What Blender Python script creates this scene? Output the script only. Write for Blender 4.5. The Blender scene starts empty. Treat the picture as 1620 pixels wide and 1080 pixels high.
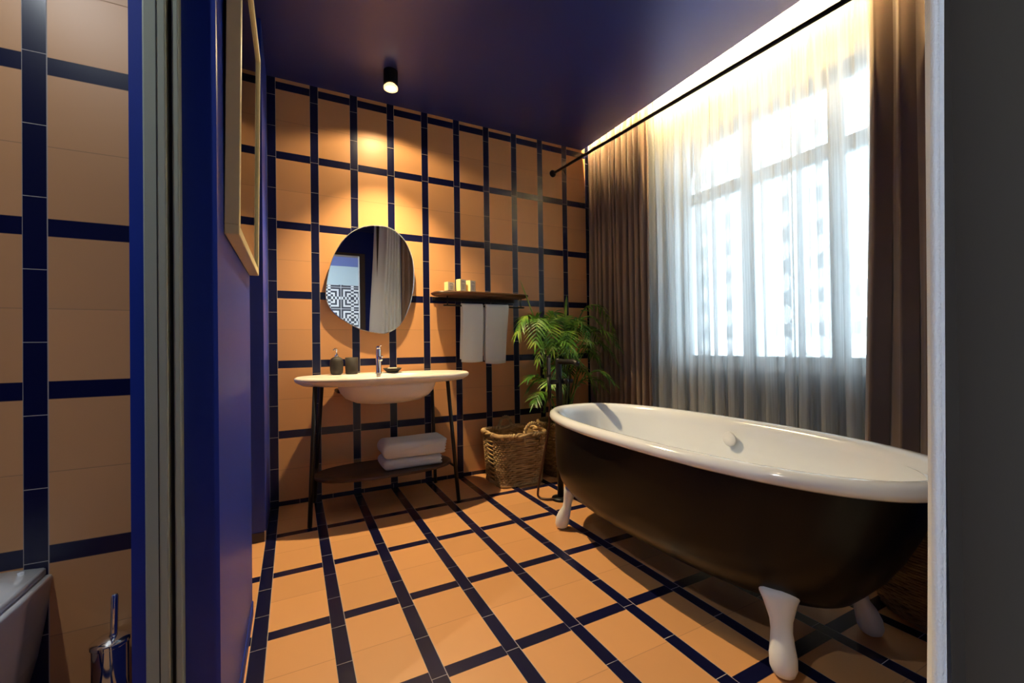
import bpy, bmesh, math, random
from mathutils import Vector, Matrix
random.seed(7)
C = bpy.context.scene.collection
sc = bpy.context.scene
PI = math.pi

# ------------------------------------------------------------ camera, world, exposure
TH, PH, RO = 0.473334, 0.009442, 0.014632
sn, cs = math.sin(TH), math.cos(TH)
F = Vector((sn*math.cos(PH), cs*math.cos(PH), math.sin(PH)))
U0 = Vector((-sn*math.sin(PH), -cs*math.sin(PH), math.cos(PH)))
R0 = Vector((cs, -sn, 0))
R = R0*math.cos(RO) - U0*math.sin(RO)
U = R0*math.sin(RO) + U0*math.cos(RO)
cam_data = bpy.data.cameras.new('camera')
cam_data.sensor_width = 36; cam_data.lens = 676.61/1620*36
cam_data.clip_start = 0.02
cam = bpy.data.objects.new('camera', cam_data); C.objects.link(cam)
M = Matrix.Identity(4)
for i in range(3):
    M[i][0] = R[i]; M[i][1] = U[i]; M[i][2] = -F[i]
M[2][3] = 1.00408
cam.matrix_world = M
sc.camera = cam

sc.view_settings.view_transform = 'Standard'
sc.view_settings.look = 'None'
sc.view_settings.gamma = 1
sc.view_settings.use_curve_mapping = False
sc.view_settings.exposure = 0.0

world = bpy.data.worlds.new('overcast_sky'); sc.world = world
world.use_nodes = True
bg = world.node_tree.nodes['Background']
bg.inputs[0].default_value = (0.80, 0.92, 1.0, 1); bg.inputs[1].default_value = 10.5

def area_light(name, loc, rot, sx, sy, power, col, portal=False, spread=180):
    d = bpy.data.lights.new(name, 'AREA'); d.shape = 'RECTANGLE'; d.size = sx; d.size_y = sy
    d.energy = power; d.color = col; d.spread = math.radians(spread)
    if portal: d.cycles.is_portal = True
    o = bpy.data.objects.new(name, d); C.objects.link(o); o.location = loc; o.rotation_euler = rot
    return o
# sky light entering by the bathroom window (portal) and an added fill lamp standing in for an unseen bedroom window
area_light('window_portal', (2.74, 1.54, 1.70), (0, PI/2, 0), 1.75, 1.65, 1.0, (1, 1, 1), portal=True)
BEDROOM_FILL = area_light('bedroom_fill', (-1.66, -2.75, 1.5), (0, math.radians(-90), 0), 1.8, 1.5, 320, (0.82, 0.92, 1.0))
sun_d = bpy.data.lights.new('sun', 'SUN'); sun_d.energy = 9; sun_d.angle = math.radians(2); sun_d.color = (1, .98, .95)
sun = bpy.data.objects.new('sun', sun_d); C.objects.link(sun)
sun.rotation_euler = Vector((0.22, 0.10, -0.97)).to_track_quat('-Z', 'Y').to_euler()
SPOT_A, SPOT_B, SPOT_T = 20, 3, 36
WARM = (1.0, 0.75, 0.41)
LED_COL, LED_POWER = (1.0, 0.65, 0.27), 2500.0

# ------------------------------------------------------------ helpers
def tagp(o, label=None, cat=None, group=None, kind=None):
    if label: o['label'] = label
    if cat: o['category'] = cat
    if group: o['group'] = group
    if kind: o['kind'] = kind
    return o
def thing(name, loc, label, cat, group=None):
    o = bpy.data.objects.new(name, None); C.objects.link(o); o.location = loc
    o.empty_display_size = 0.05
    return tagp(o, label, cat, group)
def obj(name, bm, mat, parent=None, smooth=True, label=None):
    me = bpy.data.meshes.new(name)
    bmesh.ops.recalc_face_normals(bm, faces=bm.faces)
    org = Vector((0, 0, 0)); p = parent
    while p is not None:
        org += Vector(p.location); p = p.parent
    bmesh.ops.translate(bm, verts=bm.verts, vec=-org)
    bm.to_mesh(me); bm.free()
    if smooth is True:
        for pl in me.polygons: pl.use_smooth = True
    o = bpy.data.objects.new(name, me); C.objects.link(o)
    me.materials.append(mat)
    if parent is not None: o.parent = parent
    if label: o['label'] = label
    return o
def auto(o, ang=35):
    # sharp edges above the angle
    me = o.data; bm = bmesh.new(); bm.from_mesh(me)
    for e in bm.edges:
        if len(e.link_faces) == 2 and e.calc_face_angle(0) > math.radians(ang): e.smooth = False
        else: e.smooth = True
    for f in bm.faces: f.smooth = True
    bm.to_mesh(me); bm.free()
    return o
def box(bm, x0, x1, y0, y1, z0, z1, bev=0.0, seg=2):
    r = bmesh.ops.create_cube(bm, size=1)
    vs = r['verts']
    for v in vs:
        v.co = Vector((x0+(x1-x0)*(v.co.x+.5), y0+(y1-y0)*(v.co.y+.5), z0+(z1-z0)*(v.co.z+.5)))
    if bev > 0:
        es = list({e for v in vs for e in v.link_edges})
        bmesh.ops.bevel(bm, geom=es, offset=bev, segments=seg, affect='EDGES', profile=0.5)
    return bm
def bx(*a, **k): return box(bmesh.new(), *a, **k)
def loft(bm, rings, cap0=True, cap1=True, closed=True):
    vr = [[bm.verts.new(p) for p in ring] for ring in rings]
    n = len(rings[0])
    for a, b in zip(vr[:-1], vr[1:]):
        for i in range(n if closed else n-1):
            j = (i+1) % n
            bm.faces.new((a[i], a[j], b[j], b[i]))
    if cap0: bm.faces.new(vr[0][::-1])
    if cap1: bm.faces.new(vr[-1])
    return vr
def tube(bm, pts, rad, seg=10, closed=False, caps=True):
    pts = [Vector(p) for p in pts]; n = len(pts)
    rads = rad if isinstance(rad, (list, tuple)) else [rad]*n
    rings = []; up = None
    for i, p in enumerate(pts):
        if closed: t = pts[(i+1) % n]-pts[i-1]
        else: t = pts[min(i+1, n-1)]-pts[max(i-1, 0)]
        t.normalize()
        if up is None:
            up = Vector((0, 0, 1)) if abs(t.z) < .9 else Vector((1, 0, 0))
        a = t.cross(up)
        if a.length < 1e-6: a = t.cross(Vector((1, 0, 0)))
        a.normalize(); b = a.cross(t); b.normalize(); up = b
        rings.append([p + (a*math.cos(2*PI*k/seg) + b*math.sin(2*PI*k/seg))*rads[i] for k in range(seg)])
    if closed:
        rings.append(rings[0])
        loft(bm, rings, False, False)
        bmesh.ops.remove_doubles(bm, verts=bm.verts, dist=1e-6)
    else: loft(bm, rings, caps, caps)
    return bm
def tb(*a, **k): return tube(bmesh.new(), *a, **k)
def lathe(bm, prof, c=(0, 0, 0), seg=32, axis='z'):
    rings = []
    for r, h in prof:
        ring = []
        for k in range(seg):
            a = 2*PI*k/seg; x, y = r*math.cos(a), r*math.sin(a)
            if axis == 'z': p = (x, y, h)
            elif axis == 'x': p = (h, x, y)
            else: p = (x, h, y)
            ring.append(Vector(p)+Vector(c))
        rings.append(ring)
    loft(bm, rings)
    return bm
def lt(*a, **k): return lathe(bmesh.new(), *a, **k)
def supel(a, b, n, cx, cy, z, seg=64):
    out = []
    for k in range(seg):
        t = 2*PI*k/seg; c_, s_ = math.cos(t), math.sin(t)
        out.append(Vector((cx+a*math.copysign(abs(c_)**(2/n), c_), cy+b*math.copysign(abs(s_)**(2/n), s_), z)))
    return out
def bez(p0, p1, p2, n):
    p0, p1, p2 = Vector(p0), Vector(p1), Vector(p2)
    return [p0*(1-t)**2 + p1*2*t*(1-t) + p2*t*t for t in [i/(n-1) for i in range(n)]]
def crv(pts, n=8):      # Catmull-Rom through the points
    P = [Vector(p) for p in pts]; P = [2*P[0]-P[1]] + P + [2*P[-1]-P[-2]]; out = []
    for i in range(1, len(P)-2):
        for k in range(n):
            t = k/n; a, b, c, d = P[i-1:i+3]
            out.append(0.5*((2*b)+(c-a)*t+(2*a-5*b+4*c-d)*t*t+(3*b-a-3*c+d)*t**3))
    out.append(P[-2]); return out

# ------------------------------------------------------------ materials
def mat(name, col, rough=0.5, metal=0.0, spec=0.5, noise=0.0, nscale=20, bump=0.0, bscale=80, sheen=0.0, coat=0.0, emit=None, estr=0):
    m = bpy.data.materials.new(name); m.use_nodes = True
    nt = m.node_tree; b = nt.nodes['Principled BSDF']
    b.inputs['Base Color'].default_value = (*col, 1); b.inputs['Roughness'].default_value = rough
    b.inputs['Metallic'].default_value = metal; b.inputs['Specular IOR Level'].default_value = spec
    if sheen: b.inputs['Sheen Weight'].default_value = sheen
    if coat: b.inputs['Coat Weight'].default_value = coat; b.inputs['Coat Roughness'].default_value = 0.12 if rough < .3 else .3; b.inputs['Coat IOR'].default_value = 1.5 if rough < .3 else 1.6
    if emit: b.inputs['Emission Color'].default_value = (*emit, 1); b.inputs['Emission Strength'].default_value = estr
    tc = nt.nodes.new('ShaderNodeTexCoord')
    if noise:
        n = nt.nodes.new('ShaderNodeTexNoise'); n.inputs['Scale'].default_value = nscale; n.inputs['Detail'].default_value = 4
        nt.links.new(tc.outputs['Object'], n.inputs['Vector'])
        mx = nt.nodes.new('ShaderNodeMix'); mx.data_type = 'RGBA'
        nt.links.new(n.outputs['Fac'], mx.inputs['Factor'])
        mx.inputs[6].default_value = (*[c*(1-noise) for c in col], 1); mx.inputs[7].default_value = (*[min(1, c*(1+noise)) for c in col], 1)
        nt.links.new(mx.outputs[2], b.inputs['Base Color'])
    if bump:
        n2 = nt.nodes.new('ShaderNodeTexNoise'); n2.inputs['Scale'].default_value = bscale; n2.inputs['Detail'].default_value = 3
        nt.links.new(tc.outputs['Object'], n2.inputs['Vector'])
        bp = nt.nodes.new('ShaderNodeBump'); bp.inputs['Strength'].default_value = bump; bp.inputs['Distance'].default_value = 0.004
        nt.links.new(n2.outputs['Fac'], bp.inputs['Height']); nt.links.new(bp.outputs['Normal'], b.inputs['Normal'])
    return m

def wood_mat(name, c1, c2, rough, sc_=(3, 40, 40)):
    m = bpy.data.materials.new(name); m.use_nodes = True; nt = m.node_tree; b = nt.nodes['Principled BSDF']
    tc = nt.nodes.new('ShaderNodeTexCoord'); mp = nt.nodes.new('ShaderNodeMapping'); mp.inputs['Scale'].default_value = sc_
    n = nt.nodes.new('ShaderNodeTexNoise'); n.inputs['Scale'].default_value = 1.0; n.inputs['Detail'].default_value = 5; n.inputs['Distortion'].default_value = 0.6
    cr = nt.nodes.new('ShaderNodeValToRGB'); cr.color_ramp.elements[0].color = (*c1, 1); cr.color_ramp.elements[1].color = (*c2, 1)
    cr.color_ramp.elements[0].position = .3; cr.color_ramp.elements[1].position = .7
    nt.links.new(tc.outputs['Object'], mp.inputs[0]); nt.links.new(mp.outputs[0], n.inputs['Vector'])
    nt.links.new(n.outputs['Fac'], cr.inputs[0]); nt.links.new(cr.outputs[0], b.inputs['Base Color'])
    b.inputs['Roughness'].default_value = rough
    return m

PEACH = (0.65, 0.325, 0.130); NAVY = (0.0045, 0.0055, 0.034); GROUT = (0.42, 0.37, 0.33); JOINT = (0.36, 0.19, 0.095)
def tile_mat(name, au, av, u0, v0, g0, vband_max=None, base_h=None):
    """plaid of peach 20 cm tiles and navy 5 cm strips; au/av = axis index of the across and along directions"""
    m = bpy.data.materials.new(name); m.use_nodes = True; nt = m.node_tree; b = nt.nodes['Principled BSDF']
    L = nt.links; N = nt.nodes
    g = N.new('ShaderNodeTexCoord'); sp = N.new('ShaderNodeSeparateXYZ'); L.new(g.outputs['Object'], sp.inputs[0])
    def mth(op, a, b_=None, c_=None):
        n = N.new('ShaderNodeMath'); n.operation = op
        for i, x in enumerate((a, b_, c_)):
            if x is None: continue
            if isinstance(x, (int, float)): n.inputs[i].default_value = x
            else: L.new(x, n.inputs[i])
        return n.outputs[0]
    u = sp.outputs[au]; v = sp.outputs[av]
    mu = mth('FLOORED_MODULO', mth('SUBTRACT', u, u0), 0.25)
    mv = mth('FLOORED_MODULO', mth('SUBTRACT', v0, v), 0.45)
    bandu = mth('LESS_THAN', mu, 0.05)
    bandv = mth('LESS_THAN', mv, 0.05)
    if vband_max is not None: bandv = mth('MULTIPLY', bandv, mth('LESS_THAN', v, vband_max))
    mg = mth('FLOORED_MODULO', mth('SUBTRACT', v, g0-0.001), 0.2)
    ggrout = mth('LESS_THAN', mg, 0.002)
    eu = mth('LESS_THAN', mth('MINIMUM', mu, mth('ABSOLUTE', mth('SUBTRACT', mu, 0.05))), 0.0013)   # edges of the long strips
    ev = mth('MULTIPLY', mth('LESS_THAN', mth('MINIMUM', mv, mth('ABSOLUTE', mth('SUBTRACT', mv, 0.05))), 0.0009), mth('SUBTRACT', 1, bandu))
    em = mth('MULTIPLY', mth('LESS_THAN', mth('ABSOLUTE', mth('SUBTRACT', mv, 0.25)), 0.0011), mth('SUBTRACT', 1, bandu))
    blue = mth('MAXIMUM', bandu, bandv)
    light = mth('MAXIMUM', mth('MULTIPLY', ggrout, bandu), mth('MULTIPLY', eu, 0.8))
    if base_h:
        base = mth('LESS_THAN', v, base_h); blue = mth('MAXIMUM', blue, base)
        jb = mth('LESS_THAN', mth('FLOORED_MODULO', mth('SUBTRACT', u, 0.03), 0.2), 0.002)
        nb = mth('SUBTRACT', 1, base)
        em = mth('MULTIPLY', em, nb); ev = mth('MULTIPLY', ev, nb)
        light = mth('MAXIMUM', mth('MULTIPLY', light, nb), mth('MULTIPLY', jb, base))
    # tone of each single tile
    cmb = N.new('ShaderNodeCombineXYZ')
    L.new(mth('FLOOR', mth('DIVIDE', mth('SUBTRACT', u, u0), 0.25)), cmb.inputs[0])
    L.new(mth('FLOOR', mth('DIVIDE', mth('SUBTRACT', v0+0.2, v), 0.225)), cmb.inputs[1])
    wn = N.new('ShaderNodeTexWhiteNoise'); L.new(cmb.outputs[0], wn.inputs['Vector'])
    def mix(f, a, b_):
        n = N.new('ShaderNodeMix'); n.data_type = 'RGBA'; L.new(f, n.inputs['Factor'])
        for i, x in ((6, a), (7, b_)):
            if isinstance(x, tuple): n.inputs[i].default_value = (*x, 1)
            else: L.new(x, n.inputs[i])
        return n.outputs[2]
    peach = mix(wn.outputs['Value'], tuple(c*0.93 for c in PEACH), tuple(min(1, c*1.05) for c in PEACH))
    ns = N.new('ShaderNodeTexNoise'); ns.inputs['Scale'].default_value = 9; ns.inputs['Detail'].default_value = 3; L.new(g.outputs['Object'], ns.inputs['Vector'])
    peach = mix(mth('MULTIPLY', ns.outputs['Fac'], 0.16), peach, (0.53, 0.25, 0.09))
    c = mix(blue, peach, NAVY)
    c = mix(mth('MULTIPLY', mth('MAXIMUM', em, ev), 0.75), c, JOINT)
    c = mix(light, c, GROUT)
    L.new(c, b.inputs['Base Color'])
    rg = mth('MULTIPLY_ADD', blue, -0.17, 0.42)
    rg = mth('MAXIMUM', rg, mth('MULTIPLY', mth('MAXIMUM', light, em), 0.85))
    L.new(rg, b.inputs['Roughness'])
    b.inputs['Specular IOR Level'].default_value = 0.45
    hgt = mth('SUBTRACT', 1, mth('MAXIMUM', mth('MAXIMUM', light, em), ev))
    bp = N.new('ShaderNodeBump'); bp.inputs['Strength'].default_value = 0.35; bp.inputs['Distance'].default_value = 0.0015
    L.new(hgt, bp.inputs['Height']); L.new(bp.outputs['Normal'], b.inputs['Normal'])
    return m

M_ = {}
M_['tile_wall'] = tile_mat('plaid_tiles_back_wall', 0, 2, -0.1374, 2.729, 0.039, base_h=0.029)
M_['tile_toilet'] = tile_mat('plaid_tiles_toilet_wall', 0, 2, -0.6522, 1.8243, 0.032)
M_['tile_floor'] = tile_mat('plaid_tiles_floor', 0, 1, -0.1374, 2.658, 0.073, vband_max=2.7)
M_['blue'] = mat('royal_blue_paint', (0.005, 0.030, 0.300), 0.42, noise=0.06, nscale=6, bump=0.05, bscale=160)
M_['ceil'] = mat('royal_blue_ceiling_paint', (0.019, 0.026, 0.155), 0.33, spec=0.5,  noise=0.05, nscale=5)
M_['black_tile'] = mat('navy_strip_tile', NAVY, 0.25)
M_['grout'] = mat('grout', GROUT, 0.9)
M_['door'] = mat('grey_green_lacquer', (0.36, 0.40, 0.31), 0.45)
M_['seal'] = mat('black_rubber', (0.006, 0.006, 0.006), 0.7)
M_['dark_wall'] = mat('dark_grey_paint', (0.032, 0.026, 0.020), 0.75, noise=0.05)
M_['white_paint'] = mat('white_paint', (0.78, 0.78, 0.76), 0.6)
M_['black_metal'] = mat('matt_black_metal', (0.007, 0.007, 0.008), 0.40, spec=0.3)
M_['chrome'] = mat('chrome', (0.86, 0.87, 0.88), 0.07, metal=1)
M_['ceramic'] = mat('white_ceramic', (0.86, 0.84, 0.80), 0.10, coat=0.4)
M_['solid_surface'] = mat('cream_solid_surface', (0.80, 0.72, 0.62), 0.30, noise=0.04, nscale=7)
M_['enamel'] = mat('white_enamel', (0.78, 0.82, 0.87), 0.09, coat=0.5)
M_['tub_black'] = mat('satin_black_enamel', (0.005, 0.0045, 0.004), 0.32, spec=0.24)
M_['foot_white'] = mat('white_lacquer', (0.76, 0.79, 0.83), 0.32)
M_['walnut'] = wood_mat('dark_walnut', (0.030, 0.012, 0.006), (0.085, 0.034, 0.015), 0.42)
M_['stone'] = mat('dark_grey_stoneware', (0.030, 0.025, 0.020), 0.65, noise=0.2, nscale=120)
M_['towel'] = mat('white_towelling', (0.74, 0.76, 0.77), 0.95, sheen=0.3, bump=0.9, bscale=420)
M_['frame'] = mat('pale_yellow_wood_frame', (0.80, 0.66, 0.32), 0.42, noise=0.05, nscale=30)
M_['matboard'] = mat('cream_mount', (0.72, 0.66, 0.42), 0.8)
M_['wicker'] = wood_mat('willow', (0.26, 0.15, 0.055), (0.60, 0.42, 0.20), 0.6, (14, 14, 30))
M_['wicker_dark'] = wood_mat('brown_seagrass', (0.13, 0.075, 0.028), (0.42, 0.27, 0.11), 0.7, (14, 14, 50))
M_['curtain'] = mat('taupe_velvet', (0.25, 0.172, 0.130), 0.85, sheen=0.45, noise=0.12, nscale=5)
M_['soil'] = mat('potting_soil', (0.03, 0.018, 0.01), 0.95, bump=1.0, bscale=90)
M_['stem'] = mat('palm_stem', (0.09, 0.12, 0.03), 0.5, noise=0.3, nscale=20)
M_['carton'] = mat('pale_yellow_carton', (0.80, 0.66, 0.30), 0.5)
M_['carton_front'] = mat('cream_carton_front', (0.74, 0.68, 0.52), 0.5)
M_['ink'] = mat('black_print', (0.015, 0.012, 0.01), 0.6)
M_['screen'] = mat('white_breeze_block', (0.80, 0.82, 0.82), 0.9)
M_['window_frame'] = mat('grey_white_window_frame', (0.50, 0.53, 0.54), 0.4)
M_['hose'] = mat('dark_brown_hose', (0.045, 0.012, 0.006), 0.35)
M_['silver_leaf'] = mat('silvery_leaf', (0.30, 0.36, 0.36), 0.4)
M_['led'] = mat('warm_led_diffuser', (1, 1, 1), 0.5, emit=LED_COL, estr=LED_POWER)
M_['lens'] = mat('lit_lamp_lens', (1, 1, 1), 0.3, emit=(1.0, 0.72, 0.36), estr=28)
M_['lens_ring'] = mat('lit_reflector_ring', (1, 1, 1), 0.3, emit=(1.0, 0.62, 0.25), estr=2.2)

_c = M_['ceil'].node_tree.nodes['Principled BSDF']; _c.inputs['IOR'].default_value = 2.35; _c.inputs['Specular Tint'].default_value = (.42, .46, 1.0, 1)
def mirror_mat():
    m = bpy.data.materials.new('mirror_glass'); m.use_nodes = True; b = m.node_tree.nodes['Principled BSDF']
    b.inputs['Base Color'].default_value = (0.90, 0.92, 0.91, 1); b.inputs['Metallic'].default_value = 1; b.inputs['Roughness'].default_value = 0.0
    return m
M_['mirror'] = mirror_mat()
def glass_mat(name, tint=(0.95, 0.98, 1.0), gl=0.05):
    m = bpy.data.materials.new(name); m.use_nodes = True; nt = m.node_tree; nt.nodes.clear()
    o = nt.nodes.new('ShaderNodeOutputMaterial'); mx = nt.nodes.new('ShaderNodeMixShader'); t = nt.nodes.new('ShaderNodeBsdfTransparent')
    g = nt.nodes.new('ShaderNodeBsdfGlossy'); fr = nt.nodes.new('ShaderNodeFresnel'); fr.inputs[0].default_value = 1.45
    t.inputs[0].default_value = (*tint, 1); g.inputs['Roughness'].default_value = gl
    nt.links.new(fr.outputs[0], mx.inputs[0]); nt.links.new(t.outputs[0], mx.inputs[1]); nt.links.new(g.outputs[0], mx.inputs[2]); nt.links.new(mx.outputs[0], o.inputs[0])
    return m
M_['glass'] = glass_mat('window_glass'); M_['picture_glass'] = glass_mat('picture_glass', (0.96, 0.96, 0.94), 0.015)
def sheer_mat():
    m = bpy.data.materials.new('sheer_voile'); m.use_nodes = True; nt = m.node_tree; nt.nodes.clear()
    L = nt.links
    o = nt.nodes.new('ShaderNodeOutputMaterial'); t = nt.nodes.new('ShaderNodeBsdfTransparent'); tr = nt.nodes.new('ShaderNodeBsdfTranslucent'); d = nt.nodes.new('ShaderNodeBsdfDiffuse')
    tr.inputs[0].default_value = (0.88, 0.93, 0.95, 1); d.inputs[0].default_value = (0.84, 0.87, 0.89, 1)
    m1 = nt.nodes.new('ShaderNodeMixShader'); m1.inputs[0].default_value = 0.55
    L.new(d.outputs[0], m1.inputs[1]); L.new(tr.outputs[0], m1.inputs[2])
    m2 = nt.nodes.new('ShaderNodeMixShader')
    tc = nt.nodes.new('ShaderNodeTexCoord'); mp = nt.nodes.new('ShaderNodeMapping'); mp.inputs['Scale'].default_value = (120, 120, 1.5)
    n = nt.nodes.new('ShaderNodeTexNoise'); n.inputs['Scale'].default_value = 1
    L.new(tc.outputs['Object'], mp.inputs[0]); L.new(mp.outputs[0], n.inputs[0])
    mr = nt.nodes.new('ShaderNodeMapRange'); mr.inputs['From Min'].default_value = .3; mr.inputs['From Max'].default_value = .7
    mr.inputs['To Min'].default_value = 0.52; mr.inputs['To Max'].default_value = 0.68
    L.new(n.outputs['Fac'], mr.inputs[0]); L.new(mr.outputs[0], m2.inputs[0])
    L.new(t.outputs[0], m2.inputs[1]); L.new(m1.outputs[0], m2.inputs[2]); L.new(m2.outputs[0], o.inputs[0])
    return m
M_['sheer'] = sheer_mat()
def leaf_mat(name, c1, c2, c3):
    m = bpy.data.materials.new(name); m.use_nodes = True; nt = m.node_tree; b = nt.nodes['Principled BSDF']
    tc = nt.nodes.new('ShaderNodeTexCoord'); n = nt.nodes.new('ShaderNodeTexNoise'); n.inputs['Scale'].default_value = 9; n.inputs['Detail'].default_value = 4
    cr = nt.nodes.new('ShaderNodeValToRGB'); e = cr.color_ramp.elements; e[0].color = (*c1, 1); e[0].position = .35; e[1].color = (*c2, 1); e[1].position = .52
    x = e.new(0.72); x.color = (*c3, 1)
    nt.links.new(tc.outputs['Object'], n.inputs[0]); nt.links.new(n.outputs['Fac'], cr.inputs[0]); nt.links.new(cr.outputs[0], b.inputs['Base Color'])
    b.inputs['Roughness'].default_value = 0.38
    o = nt.nodes['Material Output']; tr = nt.nodes.new('ShaderNodeBsdfTranslucent'); mx = nt.nodes.new('ShaderNodeMixShader'); mx.inputs[0].default_value = .25
    nt.links.new(cr.outputs[0], tr.inputs[0]); nt.links.new(b.outputs[0], mx.inputs[1]); nt.links.new(tr.outputs[0], mx.inputs[2]); nt.links.new(mx.outputs[0], o.inputs[0])
    return m
M_['leaf'] = leaf_mat('palm_leaf', (0.025, 0.10, 0.014), (0.11, 0.28, 0.03), (0.42, 0.50, 0.08))
def art_mat():
    m = bpy.data.materials.new('abstract_print'); m.use_nodes = True; nt = m.node_tree; b = nt.nodes['Principled BSDF']; L = nt.links
    tc = nt.nodes.new('ShaderNodeTexCoord'); mp = nt.nodes.new('ShaderNodeMapping'); mp.inputs['Scale'].default_value = (2, 2.6, 2.2)
    n = nt.nodes.new('ShaderNodeTexNoise'); n.inputs['Scale'].default_value = 1.3; n.inputs['Detail'].default_value = 1
    cr = nt.nodes.new('ShaderNodeValToRGB'); cr.color_ramp.interpolation = 'EASE'; e = cr.color_ramp.elements
    e[0].position = .40; e[0].color = (0.16, 0.10, 0.12, 1); e[1].position = .5; e[1].color = (0.50, 0.30, 0.24, 1)
    x = e.new(.62); x.color = (0.62, 0.44, 0.34, 1)
    L.new(tc.outputs['Object'], mp.inputs[0]); L.new(mp.outputs[0], n.inputs[0]); L.new(n.outputs['Fac'], cr.inputs[0]); L.new(cr.outputs[0], b.inputs['Base Color'])
    b.inputs['Roughness'].default_value = .8
    return m
M_['art'] = art_mat()
def fret_mat():
    m = bpy.data.materials.new('fret_wallpaper'); m.use_nodes = True; nt = m.node_tree; b = nt.nodes['Principled BSDF']; L = nt.links
    tc = nt.nodes.new('ShaderNodeTexCoord'); sp = nt.nodes.new('ShaderNodeSeparateXYZ'); L.new(tc.outputs['Object'], sp.inputs[0])
    def mth(op, a, b_=None):
        n = nt.nodes.new('ShaderNodeMath'); n.operation = op
        for i, x in enumerate((a, b_)):
            if x is None: continue
            if isinstance(x, (int, float)): n.inputs[i].default_value = x
            else: L.new(x, n.inputs[i])
        return n.outputs[0]
    P = 0.46
    a = mth('ABSOLUTE', mth('SUBTRACT', mth('FLOORED_MODULO', sp.outputs[0], P), P/2))
    row = mth('FLOOR', mth('DIVIDE', sp.outputs[2], P))
    b2 = mth('ABSOLUTE', mth('SUBTRACT', mth('FLOORED_MODULO', sp.outputs[2], P), P/2))
    r = mth('MAXIMUM', a, mth('MULTIPLY', b2, 1.0))
    ringm = mth('LESS_THAN', mth('FLOORED_MODULO', r, 0.075), 0.036)
    cut = mth('LESS_THAN', mth('MINIMUM', a, b2), 0.028)
    f = mth('ABSOLUTE', mth('SUBTRACT', ringm, cut))
    top = mth('GREATER_THAN', sp.outputs[2], 2.35)
    mx = nt.nodes.new('ShaderNodeMix'); mx.data_type = 'RGBA'; L.new(f, mx.inputs['Factor']); mx.inputs[6].default_value = (0.05, 0.055, 0.055, 1); mx.inputs[7].default_value = (0.62, 0.64, 0.56, 1)
    mx2 = nt.nodes.new('ShaderNodeMix'); mx2.data_type = 'RGBA'; L.new(top, mx2.inputs['Factor']); L.new(mx.outputs[2], mx2.inputs[6]); mx2.inputs[7].default_value = (0.42, 0.52, 0.47, 1)
    L.new(mx2.outputs[2], b.inputs['Base Color']); b.inputs['Roughness'].default_value = .7
    return m
M_['fret'] = fret_mat()

# ------------------------------------------------------------ the room shell
def struct(name, bm, m, smooth=False):
    return tagp(obj(name, bm, m, None, smooth), kind='structure')
YW, XL, CH = 3.12, -0.1374, 2.753
CE = 2.335            # edge of the ceiling slab over the curtain recess
XR = 2.62             # inner face of the window wall
YP = 1.12             # near end of the partition with the picture
struct('floor', bx(-1.7, 2.8, -3.6, 3.3, -0.1, 0), M_['tile_floor'])
struct('ceiling', bx(-1.7, CE, -3.6, 3.12, CH, CH+0.015), M_['ceil'])
struct('ceiling_recess', bx(2.18, XR, -0.6, YW, 2.97, 3.05), M_['white_paint'])
struct('ceiling_recess_side', bx(2.18, 2.20, -0.6, YW, CH+0.015, 2.97), M_['white_paint'])
struct('wall_back', bx(XL, 2.9, YW, YW+0.1, 0, 3.05), M_['tile_wall'])
struct('wall_back_left', bx(-1.7, XL, 2.597, 3.22, 0, CH), M_['blue'])
struct('baseboard_back_left', bx(-1.7, XL+0.001, 2.591, 2.597, 0, 0.05), M_['black_tile'])
struct('baseboard_corner', bx(XL-0.004, XL+0.003, 2.5905, 2.5965, 0, 0.055), M_['grout'])
struct('wall_toilet', bx(-1.7, -0.293, 1.6351, 1.90, 0, CH), M_['tile_toilet'])
# partition with the pocket door: two leaves and the door between them
struct('wall_left', bx(-0.206, -0.145, YP, 1.90, 0, CH), M_['blue'])
struct('baseboard_left', bx(-0.145, -0.1415, YP, 1.90, 0, 0.055, bev=0.0012, seg=1), M_['blue'])
struct('wall_left_leaf', bx(-0.293, -0.263, YP, 1.6351, 0, CH), M_['blue'])
struct('wall_outer_left', bx(-1.8, -1.7, -3.6, 3.22, 0, CH), M_['blue'])
struct('wall_outer_back', bx(-1.8, 2.9, -3.7, -3.6, 0, CH), M_['fret'])
dt = struct('door_1', bx(-0.263, -0.225, YP-0.035, 1.60, 0, CH, bev=0.003), M_['door'])
obj('door_seal', bx(-0.225, -0.217, YP-0.012, 1.60, 0, CH), M_['seal'], dt, False)
obj('door_liner', bx(-0.217, -0.206, YP-0.028, 1.60, 0, CH, bev=0.002), M_['door'], dt, False)
obj('door_groove', bx(-0.2415, -0.2400, YP-0.0358, YP-0.0350, 0, CH), M_['seal'], dt, False)
# window wall (opening y .75..2.33, z .845..2.55)
WY0, WY1, WZ0, WZ1 = 0.75, 2.33, 0.845, 2.50
bm = bmesh.new()
box(bm, XR, 2.80, -0.6, WY0, 0, 3.05); box(bm, XR, 2.80, WY1, YW, 0, 3.05)
box(bm, XR, 2.80, WY0, WY1, WZ1, 3.05)
struct('wall_right', bm, mat('pale_grey_blue_paint', (0.50, 0.58, 0.62), 0.7))
struct('wall_right_below_sill', bx(XR, 2.80, WY0, WY1, 0, WZ0), mat('slate_paint', (0.035, 0.045, 0.065), 0.6))
bm = bmesh.new()
box(bm, XR, 2.80, -3.6, -0.6, 0, 3.05); box(bm, CE, XR, -3.6, -0.6, CH, 3.05)
struct('wall_bedroom_right', bm, M_['white_paint'])
w = struct('window_1', bx(2.60, 2.80, WY0-.02, WY1+.02, WZ0-.03, WZ0+0.005, bev=.004), M_['window_frame'])
w['label'] = 'window'
fr = bmesh.new()
fx0, fx1 = 2.68, 2.735
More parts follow.
